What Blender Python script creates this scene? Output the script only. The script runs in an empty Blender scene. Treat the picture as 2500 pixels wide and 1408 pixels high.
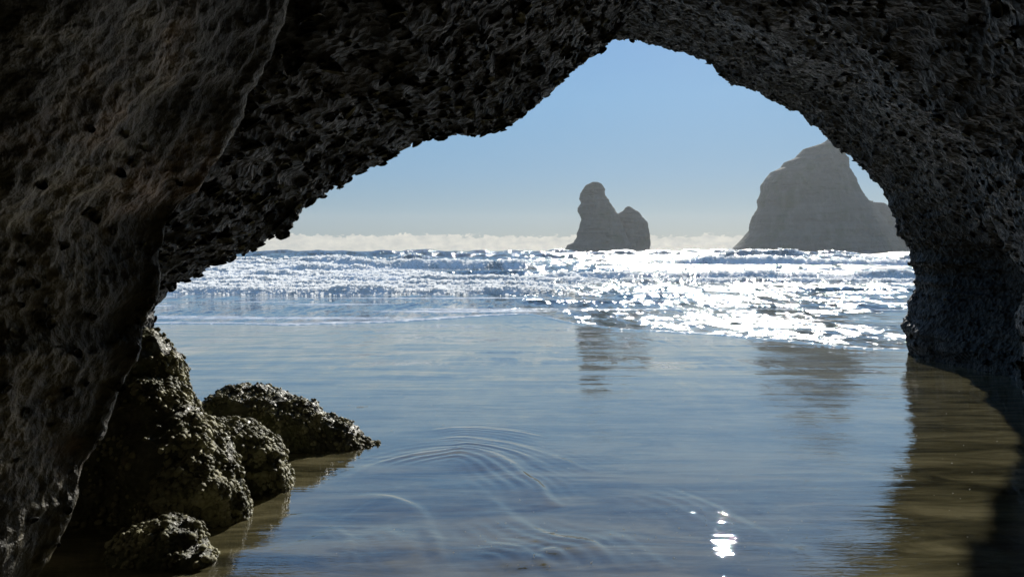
import bpy, bmesh, math, random
import numpy as np
from mathutils import Vector, Matrix, Euler

random.seed(7)
RNG = np.random.default_rng(11)
C = bpy.context.scene.collection
scene = bpy.context.scene

# ------------------------------------------------------------------ camera
FPX = 1785.0                    # focal length in pixels of the 2500 px wide photograph
HZ = 611.0
CAM_Z = 2.2
PITCH = math.atan((704.0 - HZ) / FPX)
cam_d = bpy.data.cameras.new('camera')
cam = bpy.data.objects.new('camera', cam_d)
C.objects.link(cam)
cam.location = (0, 0, CAM_Z)
cam.rotation_euler = (math.pi / 2 - PITCH, 0, 0)
cam_d.sensor_width = 36.0
cam_d.lens = 36.0 * FPX / 2500.0
cam_d.clip_start = 0.05
cam_d.clip_end = 12000
cam_d.dof.use_dof = True
cam_d.dof.focus_distance = 9.0
cam_d.dof.aperture_fstop = 6.5
scene.camera = cam

# ------------------------------------------------------------------ sky, sun, exposure
SUN_AZ = math.radians(16.5)     # to the right of the view axis (+Y)
SUN_EL = math.radians(22.8)
SDIR = Vector((math.sin(SUN_AZ) * math.cos(SUN_EL), math.cos(SUN_AZ) * math.cos(SUN_EL), math.sin(SUN_EL)))
world = bpy.data.worlds.new("World")
scene.world = world
world.use_nodes = True
wn, wl = world.node_tree.nodes, world.node_tree.links
wn.clear()
w_out = wn.new('ShaderNodeOutputWorld')
w_bg = wn.new('ShaderNodeBackground')
w_bg.inputs['Strength'].default_value = 0.085
sky = wn.new('ShaderNodeTexSky')
sky.sky_type = 'NISHITA'
sky.sun_disc = False
sky.sun_elevation = SUN_EL
sky.sun_rotation = SUN_AZ
sky.altitude = 0
sky.air_density = 1.0
sky.dust_density = 0.25
sky.ozone_density = 2.2
# a low bank of cumulus along the horizon
tc = wn.new('ShaderNodeTexCoord')
sep = wn.new('ShaderNodeSeparateXYZ')
wl.new(tc.outputs['Generated'], sep.inputs[0])
mp = wn.new('ShaderNodeMapping')
mp.inputs['Scale'].default_value = (1, 1, 2.0)
wl.new(tc.outputs['Generated'], mp.inputs['Vector'])
def wnoise(scale, detail, rough, vec=mp):
    n = wn.new('ShaderNodeTexNoise')
    n.inputs['Scale'].default_value = scale
    n.inputs['Detail'].default_value = detail
    n.inputs['Roughness'].default_value = rough
    wl.new(vec.outputs[0], n.inputs['Vector'])
    return n
def wmath(op, a, b=None, clamp=False):
    m = wn.new('ShaderNodeMath'); m.operation = op; m.use_clamp = clamp
    for i, v in enumerate((a, b)):
        if v is None: continue
        if isinstance(v, (int, float)): m.inputs[i].default_value = v
        else: wl.new(v, m.inputs[i])
    return m.outputs[0]
n_top = wnoise(13, 2, 0.5)
n_puff = wnoise(95, 5, 0.55)
top_h = wmath('ADD', wmath('MULTIPLY', n_top.outputs['Fac'], 0.012), 0.0135)
top_h = wmath('ADD', top_h, wmath('MULTIPLY', wmath('SUBTRACT', n_puff.outputs['Fac'], 0.5), 0.022))
above = wmath('SUBTRACT', top_h, sep.outputs['Z'])
cl_mask = wmath('MULTIPLY', wmath('MULTIPLY', above, 900.0, clamp=True), 0.93)
n_in = wnoise(60, 5, 0.6)
cl_ramp = wn.new('ShaderNodeValToRGB')
cl_ramp.color_ramp.elements[0].position = 0.3
cl_ramp.color_ramp.elements[0].color = (6.6, 6.7, 6.2, 1)
cl_ramp.color_ramp.elements[1].position = 0.7
cl_ramp.color_ramp.elements[1].color = (11.0, 10.5, 9.0, 1)
wl.new(n_in.outputs['Fac'], cl_ramp.inputs['Fac'])
w_mix = wn.new('ShaderNodeMix'); w_mix.data_type = 'RGBA'
wl.new(cl_mask, w_mix.inputs['Factor'])
# the clear maritime blue of this sky, deeper overhead, laid over the physical sky
el_ramp = wn.new('ShaderNodeValToRGB')
els = el_ramp.color_ramp.elements
K = 1.0 / 0.085
cols_ = [(0.0, (0.16, 0.25, 0.27)), (0.05, (0.12, 0.30, 0.45)), (0.10, (0.13, 0.34, 0.57)), (0.20, (0.16, 0.40, 0.69)), (0.40, (0.13, 0.34, 0.74)), (1.0, (0.18, 0.27, 0.43))]
while len(els) < len(cols_): els.new(0.5)
for e_, (p_, c_) in zip(els, cols_):
    e_.position = p_; e_.color = (*[v_ for v_ in c_], 1)
wl.new(sep.outputs['Z'], el_ramp.inputs['Fac'])
sc_ = wn.new('ShaderNodeVectorMath'); sc_.operation = 'SCALE'; sc_.inputs['Scale'].default_value = K
wl.new(el_ramp.outputs['Color'], sc_.inputs[0])
s_mix = wn.new('ShaderNodeMix'); s_mix.data_type = 'RGBA'; s_mix.inputs['Factor'].default_value = 0.86
wl.new(sky.outputs['Color'], s_mix.inputs['A']); wl.new(sc_.outputs[0], s_mix.inputs['B'])
wl.new(s_mix.outputs['Result'], w_mix.inputs['A'])
wl.new(cl_ramp.outputs['Color'], w_mix.inputs['B'])
wl.new(w_mix.outputs['Result'], w_bg.inputs['Color'])
wl.new(w_bg.outputs[0], w_out.inputs['Surface'])

sun_d = bpy.data.lights.new('sun', 'SUN')
sun_d.energy = 4.6
sun_d.angle = math.radians(0.53)
sun_d.color = (1.0, 0.95, 0.86)
sun = bpy.data.objects.new('sun', sun_d)
C.objects.link(sun)
sun.location = (10, 30, 30)
sun.rotation_euler = SDIR.to_track_quat('Z', 'Y').to_euler()

scene.view_settings.view_transform = 'Standard'
scene.view_settings.look = 'None'
scene.view_settings.gamma = 1.0
scene.view_settings.use_curve_mapping = False
scene.view_settings.exposure = 0.0
scene.render.engine = 'CYCLES'
scene.cycles.max_bounces = 8
scene.cycles.diffuse_bounces = 4
scene.cycles.glossy_bounces = 4
scene.cycles.transparent_max_bounces = 12
scene.cycles.sample_clamp_indirect = 4.0
scene.cycles.blur_glossy = 0.5
scene.cycles.volume_bounces = 0

# ------------------------------------------------------------------ helpers
def P(px, py, d):
    """world point seen at photograph pixel (px, py) at forward distance d (world y)"""
    cx, cy = (px - 1250.0) / FPX, (704.0 - py) / FPX
    c, s = math.cos(PITCH), math.sin(PITCH)
    # camera axes: right=(1,0,0) up=(0,s,c) forward=(0,c,-s)
    dy = c + cy * s
    dz = -s + cy * c
    return np.array([cx * d / dy, d, CAM_Z + dz * d / dy])

def sand_z(x, y):
    """beach: slopes to the sea at about two degrees, meets sea level near 24 m"""
    y = np.asarray(y, float)
    return np.where(y < 40, 0.70 - 0.033 * y, 0.70 - 1.32 - 0.01 * (y - 40))

def ground_at(px, py):
    d = 5.0
    for _ in range(60):
        p = P(px, py, d)
        g = max(float(sand_z(0, d)), 0.0 if d > 20 else -9)
        slope = (p[2] - CAM_Z) / d
        dn = (g - CAM_Z) / slope
        d = 0.6 * d + 0.4 * dn
    return P(px, py, d)

def px_of(p):
    c, s = math.cos(PITCH), math.sin(PITCH)
    dz = p[..., 2] - CAM_Z
    f_ = p[..., 1] * c - dz * s
    u_ = p[..., 1] * s + dz * c
    return 1250 + FPX * p[..., 0] / f_, 704 - FPX * u_ / f_, f_

def _hash(ix, iy, iz, k):
    h = (ix * 374761393 + iy * 668265263 + iz * 2147483647 + k * 1274126177) & 0xFFFFFFFF
    h = ((h ^ (h >> 13)) * 1274126177) & 0xFFFFFFFF
    h = ((h ^ (h >> 16)) * 2246822519) & 0xFFFFFFFF
    return ((h ^ (h >> 15)) & 0xFFFFFF).astype(np.float32) / 16777215.0

def vnoise(p, k=0):
    """value noise in -1..1, p is (n,3)"""
    f = np.floor(p).astype(np.int64)
    t = (p - f).astype(np.float32)
    t = t * t * t * (t * (t * 6 - 15) + 10)
    r = 0
    for dx in (0, 1):
        wx = t[:, 0] if dx else 1 - t[:, 0]
        for dy in (0, 1):
            wy = t[:, 1] if dy else 1 - t[:, 1]
            for dz in (0, 1):
                wz = t[:, 2] if dz else 1 - t[:, 2]
                r = r + wx * wy * wz * _hash(f[:, 0] + dx, f[:, 1] + dy, f[:, 2] + dz, k)
    return r * 2 - 1

def fbm(p, oct=4, k=0, gain=0.5, ridged=False):
    a, s, n = 1.0, 0.0, 0.0
    q = p.copy()
    for i in range(oct):
        v = vnoise(q, k + i * 17)
        if ridged: v = 1 - 2 * np.abs(v)
        s = s + a * v; n += a; a *= gain
        q = q * 2.03 + 11.3
    return s / n

def worley(p, k=0):
    """distance to nearest feature point"""
    f = np.floor(p).astype(np.int64)
    best = np.full(len(p), 9.0, np.float32)
    for dx in (-1, 0, 1):
        for dy in (-1, 0, 1):
            for dz in (-1, 0, 1):
                cx, cy, cz = f[:, 0] + dx, f[:, 1] + dy, f[:, 2] + dz
                q0 = cx + _hash(cx, cy, cz, k + 1) - p[:, 0]
                q1 = cy + _hash(cx, cy, cz, k + 2) - p[:, 1]
                q2 = cz + _hash(cx, cy, cz, k + 3) - p[:, 2]
                best = np.minimum(best, q0 * q0 + q1 * q1 + q2 * q2)
    return np.sqrt(best)

def catmull(pts, m, ts=None):
    """pts (n,...) resampled to m points along axis 0"""
    pts = np.asarray(pts, float)
    n = len(pts)
    if ts is None: ts = np.linspace(0, n - 1, m)
    i = np.clip(np.floor(ts).astype(int), 0, n - 2)
    u = (ts - i).reshape((-1,) + (1,) * (pts.ndim - 1))
    ext = np.concatenate([2 * pts[:1] - pts[1:2], pts, 2 * pts[-1:] - pts[-2:-1]])
    p0, p1, p2, p3 = ext[i], ext[i + 1], ext[i + 2], ext[i + 3]
    return 0.5 * (2 * p1 + (p2 - p0) * u + (2 * p0 - 5 * p1 + 4 * p2 - p3) * u * u + (3 * p1 - p0 - 3 * p2 + p3) * u ** 3)

def arclen_ts(curve, m):
    """parameters giving even spacing along a polyline curve of control points"""
    n = len(curve)
    fine = np.linspace(0, n - 1, 40 * n)
    q = catmull(curve, 0, fine)
    L = np.concatenate([[0], np.cumsum(np.linalg.norm(np.diff(q, axis=0), axis=1))])
    return np.interp(np.linspace(0, L[-1], m), L, fine)

def grid_faces(r, c):
    i = np.arange(r - 1)[:, None] * c + np.arange(c - 1)[None, :]
    return np.stack([i, i + 1, i + c + 1, i + c], -1).reshape(-1, 4)

def grid_normals(g):
    du = np.gradient(g, axis=0); dv = np.gradient(g, axis=1)
    n = np.cross(dv, du)
    return n / (np.linalg.norm(n, axis=-1, keepdims=True) + 1e-9)

def mesh_np(name, verts, faces, smooth=True, attrs=None, flip=False):
    me = bpy.data.meshes.new(name)
    v = np.asarray(verts, np.float32).reshape(-1, 3)
    f = np.asarray(faces, np.int32)
    if flip: f = f[:, ::-1]
    k = f.shape[1]
    me.vertices.add(len(v)); me.vertices.foreach_set('co', v.ravel())
    me.loops.add(f.size); me.loops.foreach_set('vertex_index', np.ascontiguousarray(f).ravel())
    me.polygons.add(len(f))
    me.polygons.foreach_set('loop_start', np.arange(0, f.size, k, dtype=np.int32))
    me.polygons.foreach_set('loop_total', np.full(len(f), k, np.int32))
    me.update(calc_edges=True)
    me.polygons.foreach_set('use_smooth', np.full(len(f), smooth, bool))
    for an, av in (attrs or {}).items():
        a = me.attributes.new(an, 'FLOAT', 'POINT')
        a.data.foreach_set('value', np.asarray(av, np.float32).ravel())
    return me

def link(name, me, mat, parent=None, kind=None, label=None, cat=None, group=None):
    o = bpy.data.objects.new(name, me)
    C.objects.link(o)
    if mat and not me.materials: me.materials.append(mat)
    if parent: o.parent = parent
    for k_, v_ in (('kind', kind), ('label', label), ('category', cat), ('group', group)):
        if v_: o[k_] = v_
    return o

def empty(name, loc, label=None, cat=None, group=None):
    o = bpy.data.objects.new(name, None)
    C.objects.link(o); o.location = loc
    o.empty_display_size = 0.3
    if label: o['label'] = label
    if cat: o['category'] = cat
    if group: o['group'] = group
    return o

# ------------------------------------------------------------------ materials
class NT:
    def __init__(self, name):
        self.m = bpy.data.materials.new(name); self.m.use_nodes = True
        self.n, self.l = self.m.node_tree.nodes, self.m.node_tree.links
        self.n.clear()
        self.out = self.n.new('ShaderNodeOutputMaterial')
        self.pos = self.n.new('ShaderNodeNewGeometry').outputs['Position']
    def s(self, node, key, v):
        if v is None: return
        if hasattr(v, 'is_output'): self.l.new(v, node.inputs[key])
        else: node.inputs[key].default_value = v
    def map(self, scale, vec=None, rot=(0, 0, 0)):
        m = self.n.new('ShaderNodeMapping'); m.inputs['Scale'].default_value = scale
        m.inputs['Rotation'].default_value = rot
        self.l.new(vec or self.pos, m.inputs['Vector']); return m.outputs[0]
    def noise(self, scale, detail=4, rough=0.55, vec=None, dist=0.0, col=False):
        n = self.n.new('ShaderNodeTexNoise')
        n.inputs['Scale'].default_value = scale; n.inputs['Detail'].default_value = detail
        n.inputs['Roughness'].default_value = rough; n.inputs['Distortion'].default_value = dist
        self.l.new(vec or self.pos, n.inputs['Vector'])
        return n.outputs['Color' if col else 'Fac']
    def voro(self, scale, vec=None, feature='F1', out='Distance'):
        n = self.n.new('ShaderNodeTexVoronoi'); n.feature = feature
        n.inputs['Scale'].default_value = scale
        self.l.new(vec or self.pos, n.inputs['Vector']); return n.outputs[out]
    def math(self, op, a, b=None, clamp=False):
        m = self.n.new('ShaderNodeMath'); m.operation = op; m.use_clamp = clamp
        self.s(m, 0, a)
        if b is not None: self.s(m, 1, b)
        return m.outputs[0]
    def vmath(self, op, a, b=None, scale=None):
        m = self.n.new('ShaderNodeVectorMath'); m.operation = op
        self.s(m, 0, a)
        if b is not None: self.s(m, 1, b)
        if scale is not None: self.s(m, 'Scale', scale)
        return m.outputs[0]
    def ramp(self, fac, stops):
        r = self.n.new('ShaderNodeValToRGB')
        el = r.color_ramp.elements
        while len(el) < len(stops): el.new(0.5)
        for e, (p, c) in zip(el, stops):
            e.position = p
            e.color = (c, c, c, 1) if isinstance(c, (int, float)) else (*c, 1)
        self.l.new(fac, r.inputs['Fac']); return r.outputs['Color']
    def mix(self, fac, a, b, mode='MIX'):
        m = self.n.new('ShaderNodeMix'); m.data_type = 'RGBA'; m.blend_type = mode
        self.s(m, 'Factor', fac)
        for k_, v in (('A', a), ('B', b)):
            if isinstance(v, tuple): v = (*v, 1)
            self.s(m, k_, v)
        return m.outputs['Result']
    def attr(self, name):
        a = self.n.new('ShaderNodeAttribute'); a.attribute_name = name; return a.outputs['Fac']
    def bump(self, h, strength, dist, normal=None):
        b = self.n.new('ShaderNodeBump')
        b.inputs['Strength'].default_value = strength
        self.s(b, 'Distance', dist)
        self.l.new(h, b.inputs['Height'])
        if normal: self.l.new(normal, b.inputs['Normal'])
        return b.outputs[0]
    def principled(self, col, rough, normal=None, spec=0.5, **kw):
        p = self.n.new('ShaderNodeBsdfPrincipled')
        if isinstance(col, tuple): col = (*col, 1)
        self.s(p, 'Base Color', col); self.s(p, 'Roughness', rough)
        self.s(p, 'Specular IOR Level', spec)
        if normal: self.l.new(normal, p.inputs['Normal'])
        for k_, v in kw.items(): self.s(p, k_.replace('_', ' '), v)
        return p.outputs[0]
    def done(self, sh): self.l.new(sh, self.out.inputs['Surface']); return self.m

def mat_encrusted():
    t = NT('encrusted_rock')
    big = t.noise(0.7, 3); mid = t.noise(6, 5, 0.6); fine = t.noise(45, 3, 0.6)
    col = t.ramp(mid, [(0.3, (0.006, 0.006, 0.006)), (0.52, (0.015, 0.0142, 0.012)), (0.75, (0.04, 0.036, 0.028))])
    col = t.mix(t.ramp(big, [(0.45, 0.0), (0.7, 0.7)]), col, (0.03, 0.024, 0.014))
    h = t.math('ADD', t.math('MULTIPLY', t.voro(17), 1.2), t.math('MULTIPLY', mid, 0.9))
    h = t.math('ADD', h, t.math('MULTIPLY', fine, 0.35))
    nrm = t.bump(h, 1.0, 0.035)
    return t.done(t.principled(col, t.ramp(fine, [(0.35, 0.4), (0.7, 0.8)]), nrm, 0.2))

def mat_wall():
    t = NT('streaked_rock')
    st = t.noise(1.0, 6, 0.62, t.map((2.0, 2.0, 0.55), rot=(0.5, 0.35, 0)), dist=0.6)
    mid = t.noise(9, 5, 0.6); fine = t.noise(60, 3)
    col = t.ramp(st, [(0.36, (0.016, 0.014, 0.008)), (0.5, (0.048, 0.041, 0.020)), (0.64, (0.125, 0.102, 0.048))])
    col = t.mix(t.ramp(t.noise(1.7, 3), [(0.55, 0.0), (0.72, 0.65)]), col, (0.20, 0.105, 0.04))
    col = t.mix(t.ramp(mid, [(0.35, 0.75), (0.6, 0.0)]), col, (0.012, 0.012, 0.01))
    h = t.math('ADD', t.math('MULTIPLY', mid, 1.0), t.math('MULTIPLY', fine, 0.5))
    h = t.math('ADD', h, t.math('MULTIPLY', t.voro(22), 0.5))
    return t.done(t.principled(col, 0.6, t.bump(h, 0.9, 0.04), 0.4))

def mat_boulder():
    t = NT('mossy_rock')
    mid = t.noise(7, 5, 0.6); fine = t.noise(60, 4, 0.65)
    col = t.ramp(mid, [(0.3, (0.035, 0.035, 0.026)), (0.55, (0.13, 0.125, 0.085)), (0.75, (0.27, 0.25, 0.18))])
    col = t.mix(t.ramp(t.noise(3.2, 4), [(0.42, 0.0), (0.62, 0.75)]), col, (0.12, 0.13, 0.045))
    h = t.math('ADD', t.math('MULTIPLY', t.voro(26), 0.9), t.math('MULTIPLY', mid, 0.7))
    h = t.math('ADD', h, t.math('MULTIPLY', fine, 0.5))
    return t.done(t.principled(col, t.ramp(fine, [(0.35, 0.28), (0.65, 0.7)]), t.bump(h, 1.0, 0.022), 0.45))

def mat_shell(name, a, b, rough=0.4, rr=(0.25, 0.75)):
    t = NT(name)
    oi = t.n.new('ShaderNodeObjectInfo').outputs['Random']
    n = t.noise(30, 3)
    big = t.voro(9, out='Color')
    sepc = t.n.new('ShaderNodeSeparateColor'); t.l.new(big, sepc.inputs[0])
    fac = t.math('ADD', t.math('MULTIPLY', n, 0.5), t.math('MULTIPLY', sepc.outputs[0], 0.5))
    col = t.mix(t.ramp(fac, [(rr[0], 0.0), (rr[1], 1.0)]), a, b)
    return t.done(t.principled(col, rough, t.bump(t.noise(120, 2), 0.5, 0.004), 0.25))

def mat_stack():
    t = NT('sea_stack_rock')
    strata = t.noise(1.0, 5, 0.6, t.map((0.02, 0.02, 0.22)), dist=0.8)
    patch = t.noise(0.09, 5, 0.62)
    vert = t.noise(1.0, 4, 0.6, t.map((0.22, 0.22, 0.03)))
    col = t.ramp(strata, [(0.35, (0.11, 0.105, 0.08)), (0.6, (0.15, 0.142, 0.11))])
    col = t.mix(t.ramp(patch, [(0.5, 0.0), (0.64, 0.7)]), col, (0.085, 0.10, 0.05))
    col = t.mix(t.ramp(vert, [(0.5, 0.0), (0.7, 0.5)]), col, (0.22, 0.205, 0.165))
    h = t.math('ADD', t.math('MULTIPLY', strata, 0.5), t.math('MULTIPLY', t.noise(0.35, 5), 0.8))
    h = t.math('ADD', h, vert)
    return t.done(t.principled(col, 0.9, t.bump(h, 1.0, 2.2), 0.2))

def mat_sand():
    t = NT('wet_sand')
    st = t.noise(1.0, 6, 0.6, t.map((0.9, 4.2, 1), rot=(0, 0, 0.42)), dist=1.3)
    st2 = t.noise(1.0, 5, 0.6, t.map((0.35, 1.3, 1), rot=(0, 0, 0.5)), dist=1.0)
    f = t.math('ADD', t.math('MULTIPLY', st, 0.55), t.math('MULTIPLY', st2, 0.45))
    col = t.ramp(f, [(0.40, (0.05, 0.045, 0.027)), (0.49, (0.18, 0.155, 0.085)), (0.58, (0.38, 0.325, 0.19))])
    grain = t.noise(900, 2)
    col = t.mix(0.25, col, t.ramp(grain, [(0.3, (0.03, 0.027, 0.016)), (0.7, (0.12, 0.11, 0.06))]))
    return t.done(t.principled(col, 1.0, t.bump(f, 0.5, 0.02), 0.0))

def mat_water():
    t = NT('sea_water')
    foam, chop, turb = t.attr('foam'), t.attr('chop'), t.attr('turb')
    # micro facets: wind ripples, perturbing the normal directly
    geo = t.n.new('ShaderNodeNewGeometry')
    v1 = t.noise(4.2, 3, 0.6, t.map((1.0, 0.30, 1)), col=True)
    v1 = t.vmath('SUBTRACT', v1, (0.5, 0.5, 0.5))
    v0 = t.noise(0.8, 3, 0.6, t.map((1.0, 0.22, 1)), col=True)
    v0 = t.vmath('SUBTRACT', v0, (0.5, 0.5, 0.5))
    v1 = t.vmath('ADD', v1, t.vmath('SCALE', v0, scale=0.9))
    v2 = t.noise(28.0, 2, 0.6, t.map((0.9, 0.8, 1)), col=True)
    v2 = t.vmath('SUBTRACT', v2, (0.5, 0.5, 0.5))
    v = t.vmath('ADD', v1, t.vmath('SCALE', v2, scale=0.6))
    v = t.vmath('MULTIPLY', v, (1.5, 1.0, 0.0))
    v = t.vmath('SCALE', v, scale=t.math('MULTIPLY', chop, 4.6))
    nrm = t.vmath('NORMALIZE', t.vmath('ADD', geo.outputs['Normal'], v))
    # long calm undulation on the film
    und = t.noise(1.0, 3, 0.5, t.map((0.5, 2.6, 1), rot=(0, 0, -0.06)), dist=0.5)
    fine = t.noise(1.0, 4, 0.6, t.map((5, 26, 1), rot=(0, 0, 0.1)), dist=0.4)
    sy = t.n.new('ShaderNodeSeparateXYZ'); t.l.new(t.pos, sy.inputs[0])
    nearf = t.math('MULTIPLY', t.math('SUBTRACT', sy.outputs['Y'], 3.5), 0.14, clamp=True)
    hh = t.math('MULTIPLY', und, t.math('ADD', t.math('MULTIPLY', nearf, 0.8), 0.2))
    strk = t.noise(1.0, 4, 0.55, t.map((0.55, 4.5, 1), rot=(0, 0, 0.5)), dist=0.9)
    hh = t.math('ADD', hh, t.math('MULTIPLY', strk, t.math('SUBTRACT', 0.45, t.math('MULTIPLY', nearf, 0.2))))
    hh = t.math('ADD', hh, t.math('MULTIPLY', fine, 0.06))
    b = t.n.new('ShaderNodeBump'); b.inputs['Strength'].default_value = 1.0
    b.inputs['Distance'].default_value = 0.008
    t.l.new(hh, b.inputs['Height']); t.l.new(nrm, b.inputs['Normal'])
    nrm = b.outputs[0]
    rip = t.noise(1.0, 2, 0.5, t.map((9, 46, 1), rot=(0, 0, 0.45)), dist=0.7)
    patch = t.ramp(t.noise(0.8, 3, 0.6), [(0.42, 0.0), (0.62, 1.0)])
    b2 = t.n.new('ShaderNodeBump'); b2.inputs['Strength'].default_value = 1.0; b2.inputs['Distance'].default_value = 0.0012
    t.l.new(t.math('MULTIPLY', rip, patch), b2.inputs['Height']); t.l.new(nrm, b2.inputs['Normal'])
    nrm = b2.outputs[0]
    # reflectance of the water film from either side (Schlick)
    dt = t.n.new('ShaderNodeVectorMath'); dt.operation = 'DOT_PRODUCT'
    t.l.new(nrm, dt.inputs[0]); t.l.new(geo.outputs['Incoming'], dt.inputs[1])
    cs = t.math('SUBTRACT', 1.0, t.math('ABSOLUTE', dt.outputs['Value']), clamp=True)
    fres = t.math('ADD', t.math('MULTIPLY', t.math('POWER', cs, 3.4), 0.96), 0.035)
    gl = t.n.new('ShaderNodeBsdfGlossy'); gl.distribution = 'BECKMANN'
    t.s(gl, 'Roughness', t.math('ADD', t.math('MULTIPLY', chop, 0.36), 0.035))
    gl.inputs['Color'].default_value = (1, 1, 1, 1)
    t.l.new(nrm, gl.inputs['Normal'])
    tr = t.n.new('ShaderNodeBsdfTransparent'); tr.inputs['Color'].default_value = (0.93, 0.95, 0.93, 1)
    body = t.n.new('ShaderNodeBsdfDiffuse')
    body.inputs['Color'].default_value = (0.055, 0.10, 0.095, 1)
    ms = t.n.new('ShaderNodeMixShader'); t.s(ms, 0, turb)
    t.l.new(tr.outputs[0], ms.inputs[1]); t.l.new(body.outputs[0], ms.inputs[2])
    m2 = t.n.new('ShaderNodeMixShader'); t.l.new(fres, m2.inputs[0])
    t.l.new(ms.outputs[0], m2.inputs[1]); t.l.new(gl.outputs[0], m2.inputs[2])
    # foam
    lace = t.noise(7.0, 6, 0.7, t.map((0.6, 1.4, 1)), dist=0.8)
    fm = t.math('ADD', t.math('MULTIPLY', foam, 1.5), t.math('MULTIPLY', t.math('SUBTRACT', lace, 0.5), 2.2))
    fm = t.math('MULTIPLY', t.math('SUBTRACT', fm, 0.62), 4.0, clamp=True)
    fm = t.math('MULTIPLY', fm, t.math('MULTIPLY', foam, 4.0, clamp=True))
    fv = t.vmath('SUBTRACT', t.noise(2.6, 5, 0.7, col=True), (0.5, 0.5, 0.5))
    fn = t.vmath('NORMALIZE', t.vmath('ADD', geo.outputs['Normal'], t.vmath('SCALE', fv, scale=2.2)))
    fb = t.principled(t.ramp(lace, [(0.3, (0.78, 0.79, 0.79)), (0.6, (0.88, 0.88, 0.87))]), 0.45, fn, 0.5)
    m3 = t.n.new('ShaderNodeMixShader'); t.l.new(fm, m3.inputs[0])
    tl = t.n.new('ShaderNodeBsdfTranslucent'); tl.inputs['Color'].default_value = (0.85, 0.85, 0.83, 1)
    t.l.new(fn, tl.inputs['Normal'])
    m4 = t.n.new('ShaderNodeMixShader'); m4.inputs[0].default_value = 0.1
    t.l.new(fb, m4.inputs[1]); t.l.new(tl.outputs[0], m4.inputs[2])
    t.l.new(m2.outputs[0], m3.inputs[1]); t.l.new(m4.outputs[0], m3.inputs[2])
    return t.done(m3.outputs[0])

M_ENC, M_WALL, M_BOUL, M_STACK, M_SAND, M_WATER = mat_encrusted(), mat_wall(), mat_boulder(), mat_stack(), mat_sand(), mat_water()
M_SHELL = mat_shell('grey_shell', (0.010, 0.010, 0.009), (0.40, 0.39, 0.32), 0.45, (0.55, 0.82))
M_CRUST = mat_shell('crust_shell', (0.08, 0.08, 0.045), (0.42, 0.40, 0.25), 0.6)
t = NT('bubble_foam')
tl_ = t.n.new('ShaderNodeBsdfTranslucent'); tl_.inputs['Color'].default_value = (0.85, 0.85, 0.83, 1)
mx_ = t.n.new('ShaderNodeMixShader'); mx_.inputs[0].default_value = 0.6
t.l.new(t.principled((0.85, 0.85, 0.83), 0.35), mx_.inputs[1]); t.l.new(tl_.outputs[0], mx_.inputs[2])
M_FOAM = t.done(mx_.outputs[0])

# ------------------------------------------------------------------ sand
def seg_dist(x, y, pts):
    """signed distance in plan to a polyline, and the parameter 0..1 along it"""
    best = np.full(x.shape, 1e9); sg = np.zeros(x.shape); par = np.zeros(x.shape)
    n = len(pts) - 1
    for i in range(n):
        ax, ay = pts[i][:2]; bx, by = pts[i + 1][:2]
        dx, dy = bx - ax, by - ay
        L2 = dx * dx + dy * dy
        u = np.clip(((x - ax) * dx + (y - ay) * dy) / L2, 0, 1)
        d = np.hypot(x - ax - u * dx, y - ay - u * dy)
        s = np.sign(dx * (y - ay) - dy * (x - ax))
        m = d < best
        best = np.where(m, d, best); sg = np.where(m, s, sg); par = np.where(m, (i + u) / n, par)
    return best * sg, par

# little standing ridges where the backwash runs round the boulders
ARCS = [
    ([(835, 1178), (900, 1145), (980, 1122), (1060, 1106), (1150, 1103), (1235, 1128), (1295, 1180), (1335, 1222), (1372, 1242)], 0.030, 0.07),
    ([(1045, 1055), (1110, 1048), (1180, 1048), (1260, 1056), (1340, 1072)], 0.014, 0.05),
    ([(1060, 1075), (1120, 1071), (1190, 1078), (1280, 1095), (1380, 1130), (1480, 1165)], 0.012, 0.05),
    ([(1062, 1090), (1140, 1086), (1220, 1098), (1300, 1128), (1400, 1180)], 0.010, 0.05),
    ([(850, 1215), (940, 1218), (1010, 1250), (1050, 1300), (1075, 1350), (1085, 1400)], 0.022, 0.06),
    ([(790, 1290), (830, 1300), (855, 1340), (865, 1400)], 0.014, 0.05),
    ([(1480, 1300), (1560, 1340), (1640, 1400)], 0.010, 0.06),
    ([(1340, 1400), (1330, 1370), (1350, 1350), (1380, 1375)], 0.012, 0.04),
    ([(1600, 1190), (1750, 1250), (1900, 1330)], 0.010, 0.07),
    ([(1130, 1170), (1230, 1250), (1330, 1310), (1440, 1335), (1520, 1400)], 0.014, 0.06),
    ([(900, 1290), (960, 1310), (1000, 1360), (1010, 1405)], 0.010, 0.05),
    ([(1180, 1330), (1260, 1345), (1330, 1390)], 0.010, 0.05),
    ([(600, 1300), (680, 1270), (760, 1265), (820, 1290)], 0.008, 0.05),
]
ARCS_W = [(catmull([ground_at(*p)[:2] for p in a], 24), h, w) for a, h, w in ARCS]

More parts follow.
